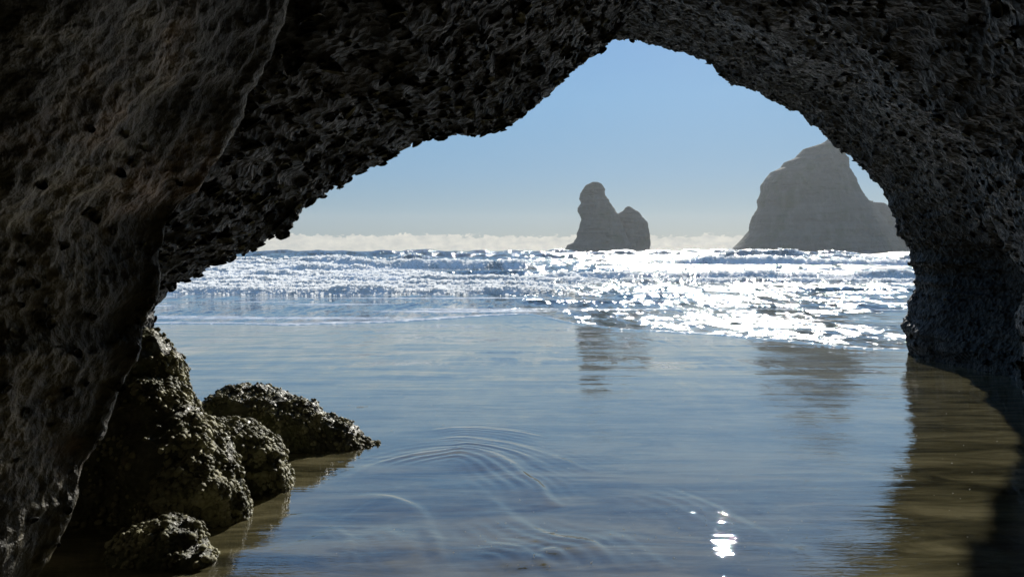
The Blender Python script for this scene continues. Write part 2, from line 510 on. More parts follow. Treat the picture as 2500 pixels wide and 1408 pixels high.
def ridge_relief(x, y):
    z = np.zeros(x.shape)
    near = (y > 2.5) & (y < 9) & (np.abs(x) < 4.2)
    if near.any():
        xx, yy = x[near], y[near]
        s = np.zeros(xx.shape)
        wob = fbm(np.stack([xx * 1.6, yy * 1.6, 0 * xx], -1), 3, 21)
        gate = np.clip(0.4 + 1.8 * fbm(np.stack([xx * 1.3, yy * 1.3, 0 * xx], -1), 2, 23), 0, 1)
        for pts, h, w in ARCS_W:
            d, par = seg_dist(xx, yy, pts)
            d = d + 0.035 * fbm(np.stack([xx * 2.2, yy * 2.2, 0 * xx + h * 99], -1), 3, 19)
            fade = np.clip(par * 5, 0, 1) * np.clip((1 - par) * 5, 0, 1)
            # steep upstream lip, long tail on the other side
            prof = np.where(d > 0, np.exp(-(d / (w * 0.8)) ** 2), np.exp(-(d / (w * 6.0)) ** 2))
            lam = 0.085 + 0.03 * (w > 0.055)
            s += 0.0022 * (h / 0.02) * np.exp(-((d + 0.12) / 0.30) ** 2) * np.cos(2 * math.pi * (d + 0.06 * wob) / lam) * fade * gate
            s += 0.6 * h * prof * fade * (0.75 + 0.5 * vnoise(np.stack([xx * 3, yy * 3, 0 * xx], -1), 9))
        z[near] = s
    return z

def flow_relief(x, y):
    p = np.stack([x * 0.42 + y * 0.18, y * 1.0 - x * 0.42, np.zeros_like(x)], -1)
    return 0.012 * fbm(p * 1.4, 3, 5)

ys = np.concatenate([np.linspace(-9, 2.4, 40), np.linspace(2.45, 10, 200), np.linspace(10.1, 70, 90)])
xs = np.concatenate([np.linspace(-45, -4.1, 60), np.linspace(-4, 7, 260), np.linspace(7.1, 60, 60)])
X, Y = np.meshgrid(xs, ys)
Z = sand_z(X, Y) + flow_relief(X.ravel(), Y.ravel()).reshape(X.shape) + ridge_relief(X, Y) * 0.9
Z = np.where(Y > 26, Z - 0.3, Z)
link('sand', mesh_np('sand', np.stack([X, Y, Z], -1), grid_faces(len(ys), len(xs))), M_SAND, kind='structure')

# ------------------------------------------------------------------ water
def pxd(y_px): return CAM_Z * FPX / (y_px - HZ)
def xat(px, d): return (px - 1250.0) / FPX * d

# breaking waves: (distance, x from px, x to px, height, face width, foam, bow)
WAVES = [
    (38, -200, 1480, 0.20, 1.2, 1.0, 0.5), (41, 300, 1300, 0.13, 1.0, 0.9, -0.5), (44.5, 350, 1480, 0.18, 1.3, 0.95, 0.4),
    (49, 300, 1560, 0.22, 1.4, 0.95, 0.8), (54, 1180, 2700, 0.38, 1.6, 0.95, 0.6), (54, 200, 1000, 0.24, 1.5, 0.95, 0.5),
    (60, 200, 1150, 0.30, 1.8, 1.0, -0.7), (50, 1430, 2500, 0.18, 1.2, 0.6, -0.5), (67, 350, 1080, 0.3, 2.0, 0.95, 0.6),
    (74, 300, 950, 0.42, 2.2, 1.0, 0.7), (94, 780, 1330, 0.75, 2.8, 1.0, 0.8), (86, 100, 860, 0.5, 2.6, 1.0, -0.8), (104, 300, 800, 0.5, 3.0, 0.9, 0.6),
    (122, 1560, 2290, 0.85, 3.2, 1.0, 0.8), (118, 560, 900, 0.7, 3.0, 0.9, 0.5),
    (40, 1560, 2500, 0.16, 0.6, 0.25, 0.5), (34.5, 1480, 1760, 0.11, 0.5, 0.25, 0.4), (31, 1250, 1700, 0.07, 0.4, 0.2, 0.4), (29, 1700, 2300, 0.05, 0.4, 0.1, 0.4),
    (150, 300, 1100, 0.9, 4.0, 0.6, 1.0), (175, 1700, 2400, 1.2, 4.0, 0.5, 1.0),
    (210, 200, 1500, 1.2, 5.0, 0.3, 2.0), (270, 700, 2600, 1.5, 6.0, 0.25, 2.0),
    (350, -400, 1700, 1.7, 7.0, 0.1, 3.0), (430, 900, 2900, 1.6, 7.0, 0.0, 3.0),
    (66, 1050, 1500, 0.3, 1.4, 0.25, 0.4), (82, 1300, 2400, 0.25, 1.8, 0.1, 0.4),
]
# edge of the running swash, in plan
EDGE = [ground_at(*p)[:2] for p in [(-600, 778), (100, 786), (360, 791), (560, 791), (700, 794), (880, 789), (1000, 783), (1120, 776), (1290, 767), (1400, 790),
        (1520, 806), (1640, 813), (1780, 822), (1900, 833), (2010, 845), (2120, 853), (2230, 856), (2500, 862), (3000, 868)]]
EDGE = np.array(EDGE)
def edge_y(x):
    return np.interp(x, EDGE[:, 0], EDGE[:, 1])

def water_fields(x, y):
    """height, foam, choppiness, turbidity for plan points"""
    n = len(x)
    p = np.stack([x, y, np.zeros(n)], -1)
    sz = sand_z(x, y)
    ey = edge_y(x) + 0.25 * fbm(p * 0.9, 3, 31) + 0.08 * fbm(p * 5, 2, 33)
    u = y - ey                                     # >0: seaward of the swash edge
    film = sz + 0.012 + 0.010 * fbm(p * np.array([0.6, 1.6, 1]), 3, 3) * np.clip((y - 6) / 6, 0.15, 1)
    film = film + ridge_relief(x, y) + flow_relief(x, y) * 0.3
    sea = np.maximum(0.0, sz + 0.02)
    lip = 0.028 * np.clip(u * 14, 0, 1) * np.exp(-np.clip(u, 0, 99) / 2.0)
    z = np.maximum(film, sea * np.clip((y - 18) / 6, 0, 1) + film * (1 - np.clip((y - 18) / 6, 0, 1)))
    z = np.where(u > 0, z + lip, z)
    foam = np.zeros(n); chop = np.zeros(n)
    chop = np.where(u > 0, 0.26 + 0.12 * fbm(p * 0.5, 2, 41), 0.0)
    # left of the lobe the swash is calmer, right of it it is churned
    rx = np.clip((x / y * FPX + 1250 - 1080) / 300, 0, 1)
    chop = chop * (0.6 + 0.8 * np.clip(0.5 + 1.6 * fbm(p * np.array([0.22, 1.5, 1]), 3, 97), 0, 1))
    chop = chop * (0.45 + 0.85 * rx) * np.clip(u / 0.5, 0, 1)
    calm = np.clip(1 - (((x / y * FPX + 1250 - 2230) / 270) ** 2 + ((y - 23.6) / 2.4) ** 2), 0, 1)
    chop = chop * (1 - 0.95 * np.clip(calm * 3, 0, 1))
    # wet sheet inside: faint streaks of chatter
    pxx = x / y * FPX + 1250
    fl = np.clip(fbm(p * np.array([0.35, 1.8, 1]), 3, 43) - 0.12, 0, 1)
    chop_in = 0.012 + 0.16 * fl * np.clip((y - 9) / 5, 0, 1) * np.clip((pxx - 650) / 350, 0, 1)
    # last thin sheet running in beside the pillar
    g1 = np.exp(-((y - (16.2 - 0.0 * x) + 0.25 * (x - 6)) / 0.35) ** 2) * np.clip((pxx - 1750) / 250, 0, 1)
    chop_in = chop_in + 0.13 * g1 * np.clip(0.5 + 2 * fbm(p * np.array([2, 4, 1]), 3, 47), 0, 1)
    for (gx_, gy_, gs, ga) in ((1930, 1335, 0.08, 0.05), (1450, 1340, 0.12, 0.012), (1270, 1372, 0.12, 0.012)):
        gp = ground_at(gx_, gy_)
        chop_in = chop_in + ga * np.exp(-(((x - gp[0]) * 0.9 + (y - gp[1]) * 0.4) ** 2 + (((y - gp[1]) * 0.9 - (x - gp[0]) * 0.4) / 2.0) ** 2) / gs ** 2)
    chop = np.where(u > 0, np.maximum(chop, 0.02), chop_in)
    # foam line on the swash edge, and lace behind it
    lf = np.exp(-(np.clip(u, 0, 99) / 0.6) ** 2) * (u > 0)
    foam = np.maximum(foam, 0.85 * lf * (1 - 0.45 * rx))
    lace = np.clip(fbm(p * np.array([0.10, 0.8, 1]), 4, 51) + 0.05, 0, 1) * (u > 0.2)
    foam = np.maximum(foam, lace * 1.5 * np.clip((45 - y) / 10, 0, 1) * (1 - 0.5 * rx))
    # surf zone carries spent foam between the breakers, more on the left
    zone = np.clip((y - 37) / 3, 0, 1) * np.clip((150 - y) / 60, 0, 1)
    z_l = np.clip((1330 - pxx) / 500, 0, 1)
    spent = np.clip(0.44 + 0.34 * z_l + 0.55 * fbm(p * np.array([0.09, 0.45, 1]), 4, 61), 0, 1)
    foam = np.maximum(foam, zone * spent * (0.30 + 0.70 * z_l))
    chop = np.maximum(chop, zone * 0.34)
    chop = np.maximum(chop, np.clip((y - 34) / 20, 0, 1) * 0.36)
    # breakers
    hsum = np.zeros(n); brk = np.zeros(n)
    for (yc, p0, p1, h, w, fo, bow) in WAVES:
        m = np.abs(y - yc) < 8 * w + 4 + bow * 3
        if not m.any(): continue
        xx, yy = x[m], y[m]
        q = np.stack([xx * 0.16 / (yc / 50) ** .5, np.full(xx.shape, yc * 1.7), np.zeros(xx.shape)], -1)
        cy = yc + bow * 1.6 * vnoise(q * 0.6, 71) + 0.5 * w * fbm(q * 5, 3, 73)
        v = (yy - cy) / w
        x0, x1 = xat(p0, yc), xat(p1, yc)
        span = x1 - x0
        e = np.clip((xx - x0) / (0.12 * span), 0, 1) * np.clip((x1 - xx) / (0.12 * span), 0, 1)
        e = e * e * (3 - 2 * e)
        hh = 1.35 * h * e * (0.75 + 0.4 * vnoise(q * 2.1, 75))
        prof = np.where(v < 0, np.exp(-(v / 0.5) ** 2), np.exp(-(v / 2.8) ** 2))
        pl = np.stack([xx, yy, np.zeros(xx.shape)], -1) / (0.35 + yc * 0.0035)
        lump = (0.5 + 0.5 * fbm(pl, 4, 77)) 
        front = np.exp(-((v + 0.3) / 0.75) ** 2)
        hsum[m] += hh * prof + fo * hh * 0.4 * lump * front * prof ** 0.5
        trail = np.where(v > 0, np.exp(-v / 1.3), np.exp(-(v / 1.3) ** 2))
        ff = fo * e * trail * (0.75 + 0.4 * vnoise(q * 4, 79))
        foam[m] = np.maximum(foam[m], np.clip(ff, 0, 1))
        brk[m] = np.maximum(brk[m], np.clip(ff, 0, 1) * np.exp(-(v / 1.0) ** 2) * (fo > 0.3))
    cellp = np.stack([x / (0.0022 * (y + 12)), y / (0.009 * (y + 12)), np.zeros(n)], -1)
    z = z + hsum * (1 + 0.2 * foam * vnoise(cellp * 0.5, 93))
    # open-water swell and chop, octave by octave down to the mesh's own spacing
    cell = 0.0045 * (y + 12)
    for wl_, k in ((0.35, 81), (0.7, 82), (1.4, 83), (2.8, 84), (6, 85), (14, 86), (30, 87)):
        wgt = np.clip((wl_ / cell - 2.5) / 2.5, 0, 1) * np.clip((y - 34) / (10 + wl_ * 4), 0, 1)
        if wl_ > 2: wgt *= np.clip((y - 60) / 80, 0, 1)
        z = z + wgt * 0.028 * wl_ * vnoise(p / wl_ * np.array([0.6, 1.3, 1]) * 1.6, k)
    m = (u > 0.3) & (y < 45)
    z = z + np.where(m, 0.022 * np.clip(rx, 0.25, 1) * fbm(p * np.array([0.5, 1.6, 1]), 3, 91) * np.clip(u / 2, 0, 1), 0)
    turb = np.clip((y - 26) / 9, 0, 1) * 0.95
    turb = np.maximum(turb, np.clip(u / 5, 0, 0.4))
    global BREAK_MASK
    BREAK_MASK = brk
    return z, foam, np.clip(chop, 0, 0.6), turb

# near sheet
ys = np.concatenate([np.linspace(-9, 2.4, 24), np.linspace(2.45, 9.0, 420)])
xs = np.concatenate([np.linspace(-24, -3.6, 24), np.linspace(-3.5, 5.2, 500), np.linspace(5.3, 28, 24)])
X, Y = np.meshgrid(xs, ys)
z, foam, chop, turb = water_fields(X.ravel(), Y.ravel())
link('shallow_water', mesh_np('shallow_water', np.stack([X.ravel(), Y.ravel(), z], -1), grid_faces(len(ys), len(xs)),
     attrs=dict(foam=foam, chop=chop, turb=turb)), M_WATER, kind='structure')
# sea
r = 21.0 * np.exp(np.arange(0, 740) * 0.0046); r = r[r < 620]
r = np.concatenate([r, np.geomspace(640, 1700, 40)])
ys = r - 12.0
q = np.concatenate([np.linspace(-1.2, -0.56, 40)[:-1], np.linspace(-0.56, 0.66, 520), np.linspace(0.66, 1.3, 40)[1:]])
Yg, Qg = np.meshgrid(ys, q, indexing='ij')
Xg = Qg * (Yg + 12)
z, foam, chop, turb = water_fields(Xg.ravel(), Yg.ravel())
link('sea', mesh_np('sea', np.stack([Xg.ravel(), Yg.ravel(), z], -1), grid_faces(len(ys), len(q)),
     attrs=dict(foam=foam, chop=chop, turb=turb)), M_WATER, kind='structure')
# churned foam heaped on the breaking crests
def surf_foam(Xg, Yg, z, foam, count):
    rg = np.random.default_rng(909)
    brk = BREAK_MASK
    px, py, _ = px_of(np.stack([Xg.ravel(), Yg.ravel(), z], -1))
    w = (brk ** 1.5) * ((px > -150) & (px < 2600)) * (Yg.ravel() < 190)
    w = w * (Yg.ravel() / 40) ** -0.7
    idx = rg.choice(len(w), count, p=w / w.sum())
    x, y = Xg.ravel()[idx], Yg.ravel()[idx]
    sz = (0.016 + 0.0010 * y) * rg.lognormal(0, 0.4, count) * (0.5 + 0.5 * brk[idx])
    x = x + rg.normal(0, 0.3, count); y = y + rg.normal(0, 0.12, count)
    zz = z[idx]
    # torn upright sheets of spray: 3 x 3 points each, bowed and crumpled
    gx, gz = np.meshgrid([-1.0, 0.0, 1.0], [-0.5, 0.3, 1.0])
    bv = np.stack([gx.ravel(), np.zeros(9), gz.ravel()], -1)
    bf = np.array([(0, 1, 4, 3), (1, 2, 5, 4), (3, 4, 7, 6), (4, 5, 8, 7)])
    V = np.repeat(bv[None], count, 0)
    V[:, :, 0] *= rg.uniform(0.9, 2.0, count)[:, None] * (1 - 0.3 * np.clip(V[:, :, 2], 0, 1))
    V[:, :, 1] += -0.5 * V[:, :, 2] ** 2 * rg.uniform(-0.3, 1, count)[:, None] + 0.4 * (1 - V[:, :, 0] ** 2 * 0.3) * rg.uniform(-0.5, 0.5, count)[:, None]
    V += rg.uniform(-0.28, 0.28, (count, 9, 3))
    a = rg.normal(0, 0.6, count); ca, sa = np.cos(a)[:, None], np.sin(a)[:, None]
    vx, vy = V[:, :, 0] * ca - V[:, :, 1] * sa, V[:, :, 0] * sa + V[:, :, 1] * ca
    V = np.stack([vx, vy, V[:, :, 2]], -1) * sz[:, None, None]
    V = V + np.stack([x, y, zz + sz * 0.1], -1)[:, None]
    F = bf[None] + (np.arange(count) * 9)[:, None, None]
    link('surf_foam', mesh_np('surf_foam', V.reshape(-1, 3), F.reshape(-1, 4)), M_FOAM, kind='stuff', label='heaped white foam on the breaking waves')
surf_foam(Xg, Yg, z, foam, 42000)
seabed = mesh_np('seabed', [(-4000, 60, -1.2), (4000, 60, -1.2), (4000, 1705, -1.6), (-4000, 1705, -1.6)], [(0, 1, 2, 3)])
link('seabed', seabed, M_SAND, kind='structure')

# ------------------------------------------------------------------ cave
CX, CY = 1500.0, 700.0
RIM_B = [(340, 1120, 7.0), (345, 1000, 7.1), (350, 900, 7.2), (352, 800, 7.2), (392, 706, 7.2), (480, 660, 7.1), (560, 632, 7.0), (640, 592, 7.0), (700, 562, 7.0),
         (742, 508, 7.0), (790, 474, 7.0), (842, 433, 7.0), (882, 405, 7.1), (960, 374, 7.2), (1012, 344, 7.3), (1090, 321, 7.4),
         (1165, 314, 7.6), (1222, 294, 7.8), (1272, 263, 8.0), (1312, 233, 8.2), (1342, 212, 8.4), (1400, 168, 8.7), (1440, 138, 8.9),
         (1468, 116, 9.1), (1500, 80, 9.3), (1530, 30, 9.4), (1572, -30, 9.4), (1660, -130, 9.4), (1800, -250, 9.4)]
RIM_C = [(900, -120, 12.0), (1100, -40, 12.0), (1300, 40, 12.0), (1420, 68, 12.0), (1500, 84, 12.0), (1570, 98, 12.0), (1640, 124, 12.0), (1700, 144, 12.0),
         (1760, 174, 12.0), (1820, 204, 12.1), (1880, 236, 12.2), (1945, 268, 12.3), (2000, 304, 12.4), (2040, 344, 12.5), (2090, 388, 12.6),
         (2130, 420, 12.7), (2165, 455, 12.8), (2196, 510, 12.9), (2212, 560, 13.0), (2230, 612, 13.1), (2240, 660, 13.2), (2246, 700, 13.2),
         (2233, 740, 13.3), (2222, 790, 13.3), (2226, 840, 13.3), (2232, 885, 13.3), (2240, 960, 13.3), (2245, 1040, 13.3)]
ROWS_B = [(1.0, 1.0), (1.05, 0.94), (1.14, 0.85), (1.28, 0.74), (1.50, 0.62), (1.95, 0.50), (2.6, 0.40), (3.6, 0.29)]
ROWS_C = [(1.0, 1.0), (1.05, 0.93), (1.12, 0.85), (1.20, 0.74), (1.29, 0.61), (1.42, 0.50), (1.75, 0.38), (2.2, 0.27)]

def loft(rim, rows, nr, nc, back=True):
    rim = np.array(rim, float)
    R = []
    cen = np.array([xat(CX, 10), 0, 1.8])
    base = np.array([P(*p) for p in rim])
    rad = base - np.array([P(CX, 700, p[2]) for p in rim]); rad[:, 1] = 0
    rad[:, 2] = np.where(rad[:, 2] < 0, 0, rad[:, 2])
    rad /= np.linalg.norm(rad, axis=1, keepdims=True)
    for k_, yo in ((9.0, 3.0), (3.5, 1.7), (1.0, 0.95), (0.22, 0.45)):
        R.append(base + rad * k_ + np.array([0, yo, 0]))
    for m, rr in rows:
        R.append(np.array([P(CX + (p[0] - CX) * m, CY + (p[1] - CY) * m, p[2] * rr) for p in rim]))
    last = R[-1]
    if back:
        for yy in (0.3, -2.5, -6.0):
            q_ = last.copy(); q_[:, 1] = yy; R.append(q_)
        q_ = last.copy(); q_[:, 1] = -7.5; q_[:, 0] *= 0.1; q_[:, 2] = 1.5 + (q_[:, 2] - 1.5) * 0.1; R.append(q_)
    R = np.array(R)                                   # rows x cols x 3
    wts = arclen_ts(R[4], nc)
    G = catmull(np.swapaxes(R, 0, 1), 0, wts)         # nc x rows x 3
    G = np.swapaxes(G, 0, 1)
    k = len(rows)
    tr = np.concatenate([np.linspace(0, 3, 14)[:-1], np.linspace(3, 3 + k, nr), np.linspace(3 + k, len(R) - 1, 16)[1:]])
    return catmull(G, 0, tr)

def rough_grid(G, amps, seed, cut=None):
    n = grid_normals(G)
    i, j = n.shape[0] // 2, n.shape[1] // 2
    if np.dot(n[i, j], np.array([0, 0, CAM_Z]) - G[i, j]) < 0: n = -n     # towards the inside of the cave
    p = G.reshape(-1, 3)
    d = np.zeros(len(p))
    for a, s, o, kind in amps:
        if kind == 'f': d += a * fbm(p * s, o, seed)
        elif kind == 'r': d += a * fbm(p * s, o, seed + 5, ridged=True)
        elif kind == 'w': d += a * (worley(p * s, seed + 9) - 0.5)
        elif kind == 's':                              # bedding planes dipping to the right
            q_ = p * np.array([0.5, 0.5, 4.0]) + 0.8 * np.stack([p[:, 2]] * 3, -1) * 0
            q_[:, 2] += p[:, 0] * 1.2
            d += a * fbm(q_ * s, o, seed + 13, ridged=True)
    return G + n * d.reshape(G.shape[:2])[..., None], n

cave = empty('sea_cave', (0, 4, 0.5), 'dark shell-encrusted rock cave whose arched mouth frames the bright sea', 'cave')
def part(name, me, mat, kind=None, label=None, parent=None):
    o = link(name, me, mat, kind=kind, label=label)
    par = parent or cave
    o.parent = par
    o.matrix_parent_inverse = Matrix.Translation(-Vector(par.location))
    return o

GB = loft(RIM_B, ROWS_B, 290, 460)
GB, NB = rough_grid(GB, [(0.10, 0.8, 3, 'f'), (0.05, 2.0, 3, 's'), (0.06, 3.0, 4, 'f'), (-0.03, 7.0, 1, 'w'), (-0.018, 17.0, 1, 'w')], 101)
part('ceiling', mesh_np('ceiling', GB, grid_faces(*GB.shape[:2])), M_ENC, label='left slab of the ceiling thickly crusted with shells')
GC = loft(RIM_C, ROWS_C, 270, 460)
# hollow undercut at the foot of the right wall
for cpt, rad_, amt in ((P(2445, 800, 9.8), 1.7, 1.1), (P(2330, 690, 11.2), 1.0, 0.35)):
    dd = np.linalg.norm((GC - cpt) * np.array([1, 0.8, 1.2]), axis=-1)
    GC = GC + np.exp(-(dd / rad_) ** 2)[..., None] * amt * np.array([1.0, 0.1, 0.15])
GC, NC = rough_grid(GC, [(0.14, 0.6, 3, 'f'), (0.10, 0.8, 3, 's'), (0.06, 3.0, 4, 'f'), (-0.05, 8.0, 1, 'w'), (-0.03, 19.0, 1, 'w')], 151)
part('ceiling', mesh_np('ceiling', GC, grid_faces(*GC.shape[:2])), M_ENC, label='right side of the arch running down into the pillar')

# near left wall
EDGE_A = [(-900, 980, 3.2), (-300, 770, 3.3), (0, 685, 3.35), (130, 640, 3.42), (250, 572, 3.45), (350, 545, 3.5), (450, 500, 3.5), (540, 428, 3.5), (620, 402, 3.5), (700, 386, 3.48), (790, 352, 3.46), (870, 338, 3.4), (950, 296, 3.4),
          (1050, 250, 3.34), (1130, 208, 3.3), (1240, 170, 3.25), (1408, 92, 3.15), (1700, -60, 3.0), (2100, -260, 2.8)]
cols = []
for (ey_, ex_, ed_) in EDGE_A:
    e = P(ex_, ey_, ed_)
    row = [e + np.array([-2.0, 2.0, 0]), e + np.array([-1.0, 0.8, 0]), e + np.array([-0.28, 0.2, 0]), e]
    for dx, k_ in ((-45, 0.965), (-150, 0.89), (-320, 0.79), (-560, 0.70), (-950, 0.60), (-1700, 0.46)):
        row.append(P(ex_ + dx, ey_, ed_ * k_))
    l_ = row[-1]
    row += [np.array([l_[0] * 1.0, -1.0, l_[2]]), np.array([l_[0] * 1.2, -6.0, l_[2]])]
    cols.append(row)
A = np.array(cols)
A = catmull(A, 0, arclen_ts(A[:, 5], 380))
A = np.swapaxes(catmull(np.swapaxes(A, 0, 1), 0, np.concatenate([np.linspace(0, 3, 30)[:-1], np.linspace(3, 9, 300), np.linspace(9, 11, 14)[1:]])), 0, 1)
GA, NA = rough_grid(A, [(-0.10, 1.2, 3, 'f'), (-0.035, 3.2, 4, 'f'), (0.022, 6.0, 2, 'w'), (0.018, 19.0, 1, 'w')], 201)
part('wall', mesh_np('wall', GA, grid_faces(*GA.shape[:2]), flip=True), M_WALL, label='near brown streaked rock wall at the left')

# ------------------------------------------------------------------ shells
def shell_variant(seed, cup=True):
    """a half-buried bivalve: a shallow ribbed cup with a thick lip, about 1 across"""
    rg = np.random.default_rng(seed)
    R_, S_ = 3, 8
    v = []; e = rg.uniform(0.75, 1.1); dep = rg.uniform(0.3, 0.5)
    for side in (0, 1):
        for i in range(R_):
            rr = (i + 0.35) / (R_ - 0.65)
            for j in range(S_):
                a = 2 * math.pi * j / S_
                rad = 0.5 * rr * (1 + 0.1 * math.sin(3 * a + seed)) * (1 - 0.22 * math.cos(a))
                zz = dep * (1 - rr ** 2.0) * (-1)
                zz += 0.07 * side * (1 - 0.3 * rr)
                v.append((rad * math.cos(a) * e + 0.06 * zz, rad * math.sin(a) * (1 - 0.08 * side), zz + rg.uniform(-.015, .015)))
    f = []
    for side in (0, 1):
        o_ = side * R_ * S_
        for i in range(R_ - 1):
            for j in range(S_):
                a_, b_ = o_ + i * S_ + j, o_ + i * S_ + (j + 1) % S_
                c_, d_ = b_ + S_, a_ + S_
                f.append((a_, b_, c_, d_) if side else (d_, c_, b_, a_))
        if side == 0: continue
    for j in range(S_):                                # lip
        a_, b_ = (R_ - 1) * S_ + j, (R_ - 1) * S_ + (j + 1) % S_
        f.append((a_, b_, b_ + R_ * S_, a_ + R_ * S_))
    return np.array(v), np.array(f)
SH = [shell_variant(s) for s in range(6)]
SH_ME = []
for i, (v, f) in enumerate(SH):
    me = mesh_np('shell', v, f); me.materials.append(M_SHELL); SH_ME.append(me)

def frame_from(nrm, bias, rg):
    """rotation whose z is near nrm, tilted and spun at random; its lip turned to 'bias'"""
    z = nrm + rg.normal(0, 0.30, 3) + bias
    z /= np.linalg.norm(z)
    a = rg.normal(0, 1, 3); a -= a.dot(z) * z; a /= np.linalg.norm(a)
    return np.stack([a, np.cross(z, a), z], 1)

def scatter_pts(G, N, count, seed, lo=-200, hi=2700, ylo=-200, yhi=1600, weight=None, sgn=1):
    rg = np.random.default_rng(seed)
    p = G[:-1, :-1]; du = G[1:, :-1] - p; dv = G[:-1, 1:] - p
    area = np.linalg.norm(np.cross(du, dv), axis=-1)
    px, py, f_ = px_of(p)
    ok = (f_ > 0.4) & (px > lo) & (px < hi) & (py > ylo) & (py < yhi)
    w = area * ok
    if weight is not None: w = w * weight(p, px, py)
    w = (w / w.sum()).ravel()
    idx = rg.choice(len(w), count, p=w)
    i, j = np.unravel_index(idx, area.shape)
    a, b = rg.random(count)[:, None], rg.random(count)[:, None]
    return p[i, j] + a * du[i, j] + b * dv[i, j], sgn * N[i, j]

def build_shells(pts, nrm, size_fn, seed, parent, singles, mat, bias, name='shell', sink=0.22, variants=SH, meshes=SH_ME):
    rg = np.random.default_rng(seed)
    n = len(pts)
    size = size_fn(pts, rg)
    px, py, f_ = px_of(pts)
    vis = size / f_ * ((px > 0) & (px < 2500) & (py > 0) & (py < 1408))
    order = np.argsort(-vis)
    big = set(order[:singles].tolist())
    V, F, off = [], [], 0
    for k_ in range(n):
        Rm = frame_from(nrm[k_], bias, rg) * size[k_]
        vi = rg.integers(len(variants))
        loc = pts[k_] + nrm[k_] * size[k_] * sink
        if k_ in big:
            o = bpy.data.objects.new(name, meshes[vi]); C.objects.link(o)
            o.parent = parent
            M4 = np.eye(4); M4[:3, :3] = Rm; M4[:3, 3] = loc - np.array(parent.location)
            o.matrix_local = Matrix(M4.tolist())
        else:
            v, f = variants[vi]
            V.append(v @ Rm.T + loc); F.append(f + off); off += len(v)
    if V:
        me = mesh_np(name + '_crust', np.concatenate(V), np.concatenate(F)); me.materials.append(mat)
        part(name + '_crust', me, mat, kind='stuff', parent=parent)

down = np.array([0.0, 0.15, -0.25])
pB, nB = scatter_pts(GB, NB, 5200, 301)
pC, nC = scatter_pts(GC, NC, 5400, 302)
def sB(p, rg): return np.clip(rg.lognormal(-2.85, 0.34, len(p)) * np.where(rg.random(len(p)) < 0.10, 1.9, 1.0), 0.03, 0.16)
def sC(p, rg): return np.clip(rg.lognormal(-3.0, 0.35, len(p)), 0.025, 0.13)

pA, nA = scatter_pts(GA, NA, 260, 303, weight=lambda p, px, py: np.clip((py - 150) / 500, 0.05, 1) * (px < 1000))
pts = np.concatenate([pB, pC]); nr_ = np.concatenate([nB, nC])

def sBC(p, rg):
    s_ = np.concatenate([sB(pB, rg), sC(pC, rg)])
    return s_
build_shells(pts, nr_, sBC, 310, cave, 285, M_SHELL, down)
build_shells(pA, nA, lambda p, rg: rg.uniform(0.02, 0.055, len(p)), 311, cave, 12, M_SHELL, np.array([0.2, 0, 0.1]), name='shell')

# ------------------------------------------------------------------ boulders
def blob(name, ells, voxel, amps, seed, mat, label, crust, crust_size, base, crust_w=None, cat='boulder'):
    bm = bmesh.new()
    for (c, r_, rot) in ells:
        M4 = Matrix.Translation(c) @ Euler(rot).to_matrix().to_4x4() @ Matrix.Diagonal((*r_, 1))
        bmesh.ops.create_icosphere(bm, subdivisions=4, radius=1.0, matrix=M4)
    me = bpy.data.meshes.new('tmp'); bm.to_mesh(me); bm.free()
    o = bpy.data.objects.new('tmp', me); C.objects.link(o)
    md = o.modifiers.new('r', 'REMESH'); md.mode = 'VOXEL'; md.voxel_size = voxel
    sm = o.modifiers.new('s', 'SMOOTH'); sm.iterations = 5; sm.factor = 0.6
    dg = bpy.context.evaluated_depsgraph_get()
    ev = o.evaluated_get(dg); m2 = ev.to_mesh()
    n = len(m2.vertices)
    v = np.empty(n * 3, np.float32); m2.vertices.foreach_get('co', v); v = v.reshape(-1, 3).astype(float)
    nr = np.empty(n * 3, np.float32); m2.vertices.foreach_get('normal', nr); nr = nr.reshape(-1, 3).astype(float)
    f = np.empty(len(m2.loops), np.int32); m2.loops.foreach_get('vertex_index', f); f = f.reshape(-1, 4)
    ev.to_mesh_clear(); bpy.data.objects.remove(o); bpy.data.meshes.remove(me)
    d = np.zeros(n)
    for a, s_, oc, kind in amps:
        if kind == 'f': d += a * fbm(v * s_, oc, seed)
        elif kind == 'r': d += a * fbm(v * s_, oc, seed + 5, ridged=True)
        elif kind == 'w': d += a * (worley(v * s_, seed + 9) - 0.5)
        elif kind == 'g': d += a * fbm(v * np.array([1, 1, 0.3]) * s_, oc, seed + 7, ridged=True)
    v = v + nr * d[:, None]
    base = np.array(base, float)
    ob = link(name, mesh_np(name, v - base, f), mat, label=label, cat=cat)
    ob.location = base
    rg = np.random.default_rng(seed)
    w = (v[:, 2] > 0.45) * np.clip(0.35 + 2.2 * fbm(v * 4.0, 3, seed + 40), 0.03, 1)
    if crust_w is not None: w = w * crust_w(v, nr)
    idx = rg.choice(n, crust, p=w / w.sum())
    build_shells(v[idx], nr[idx], lambda p, g: g.uniform(*crust_size, len(p)) * g.choice([1, 1, 1.6], len(p)), seed + 1, ob, NSINGLE[seed], M_CRUST, np.array([0, 0, 0.25]), name='barnacle', sink=0.15, variants=BARN, meshes=BARN_ME)
    return ob

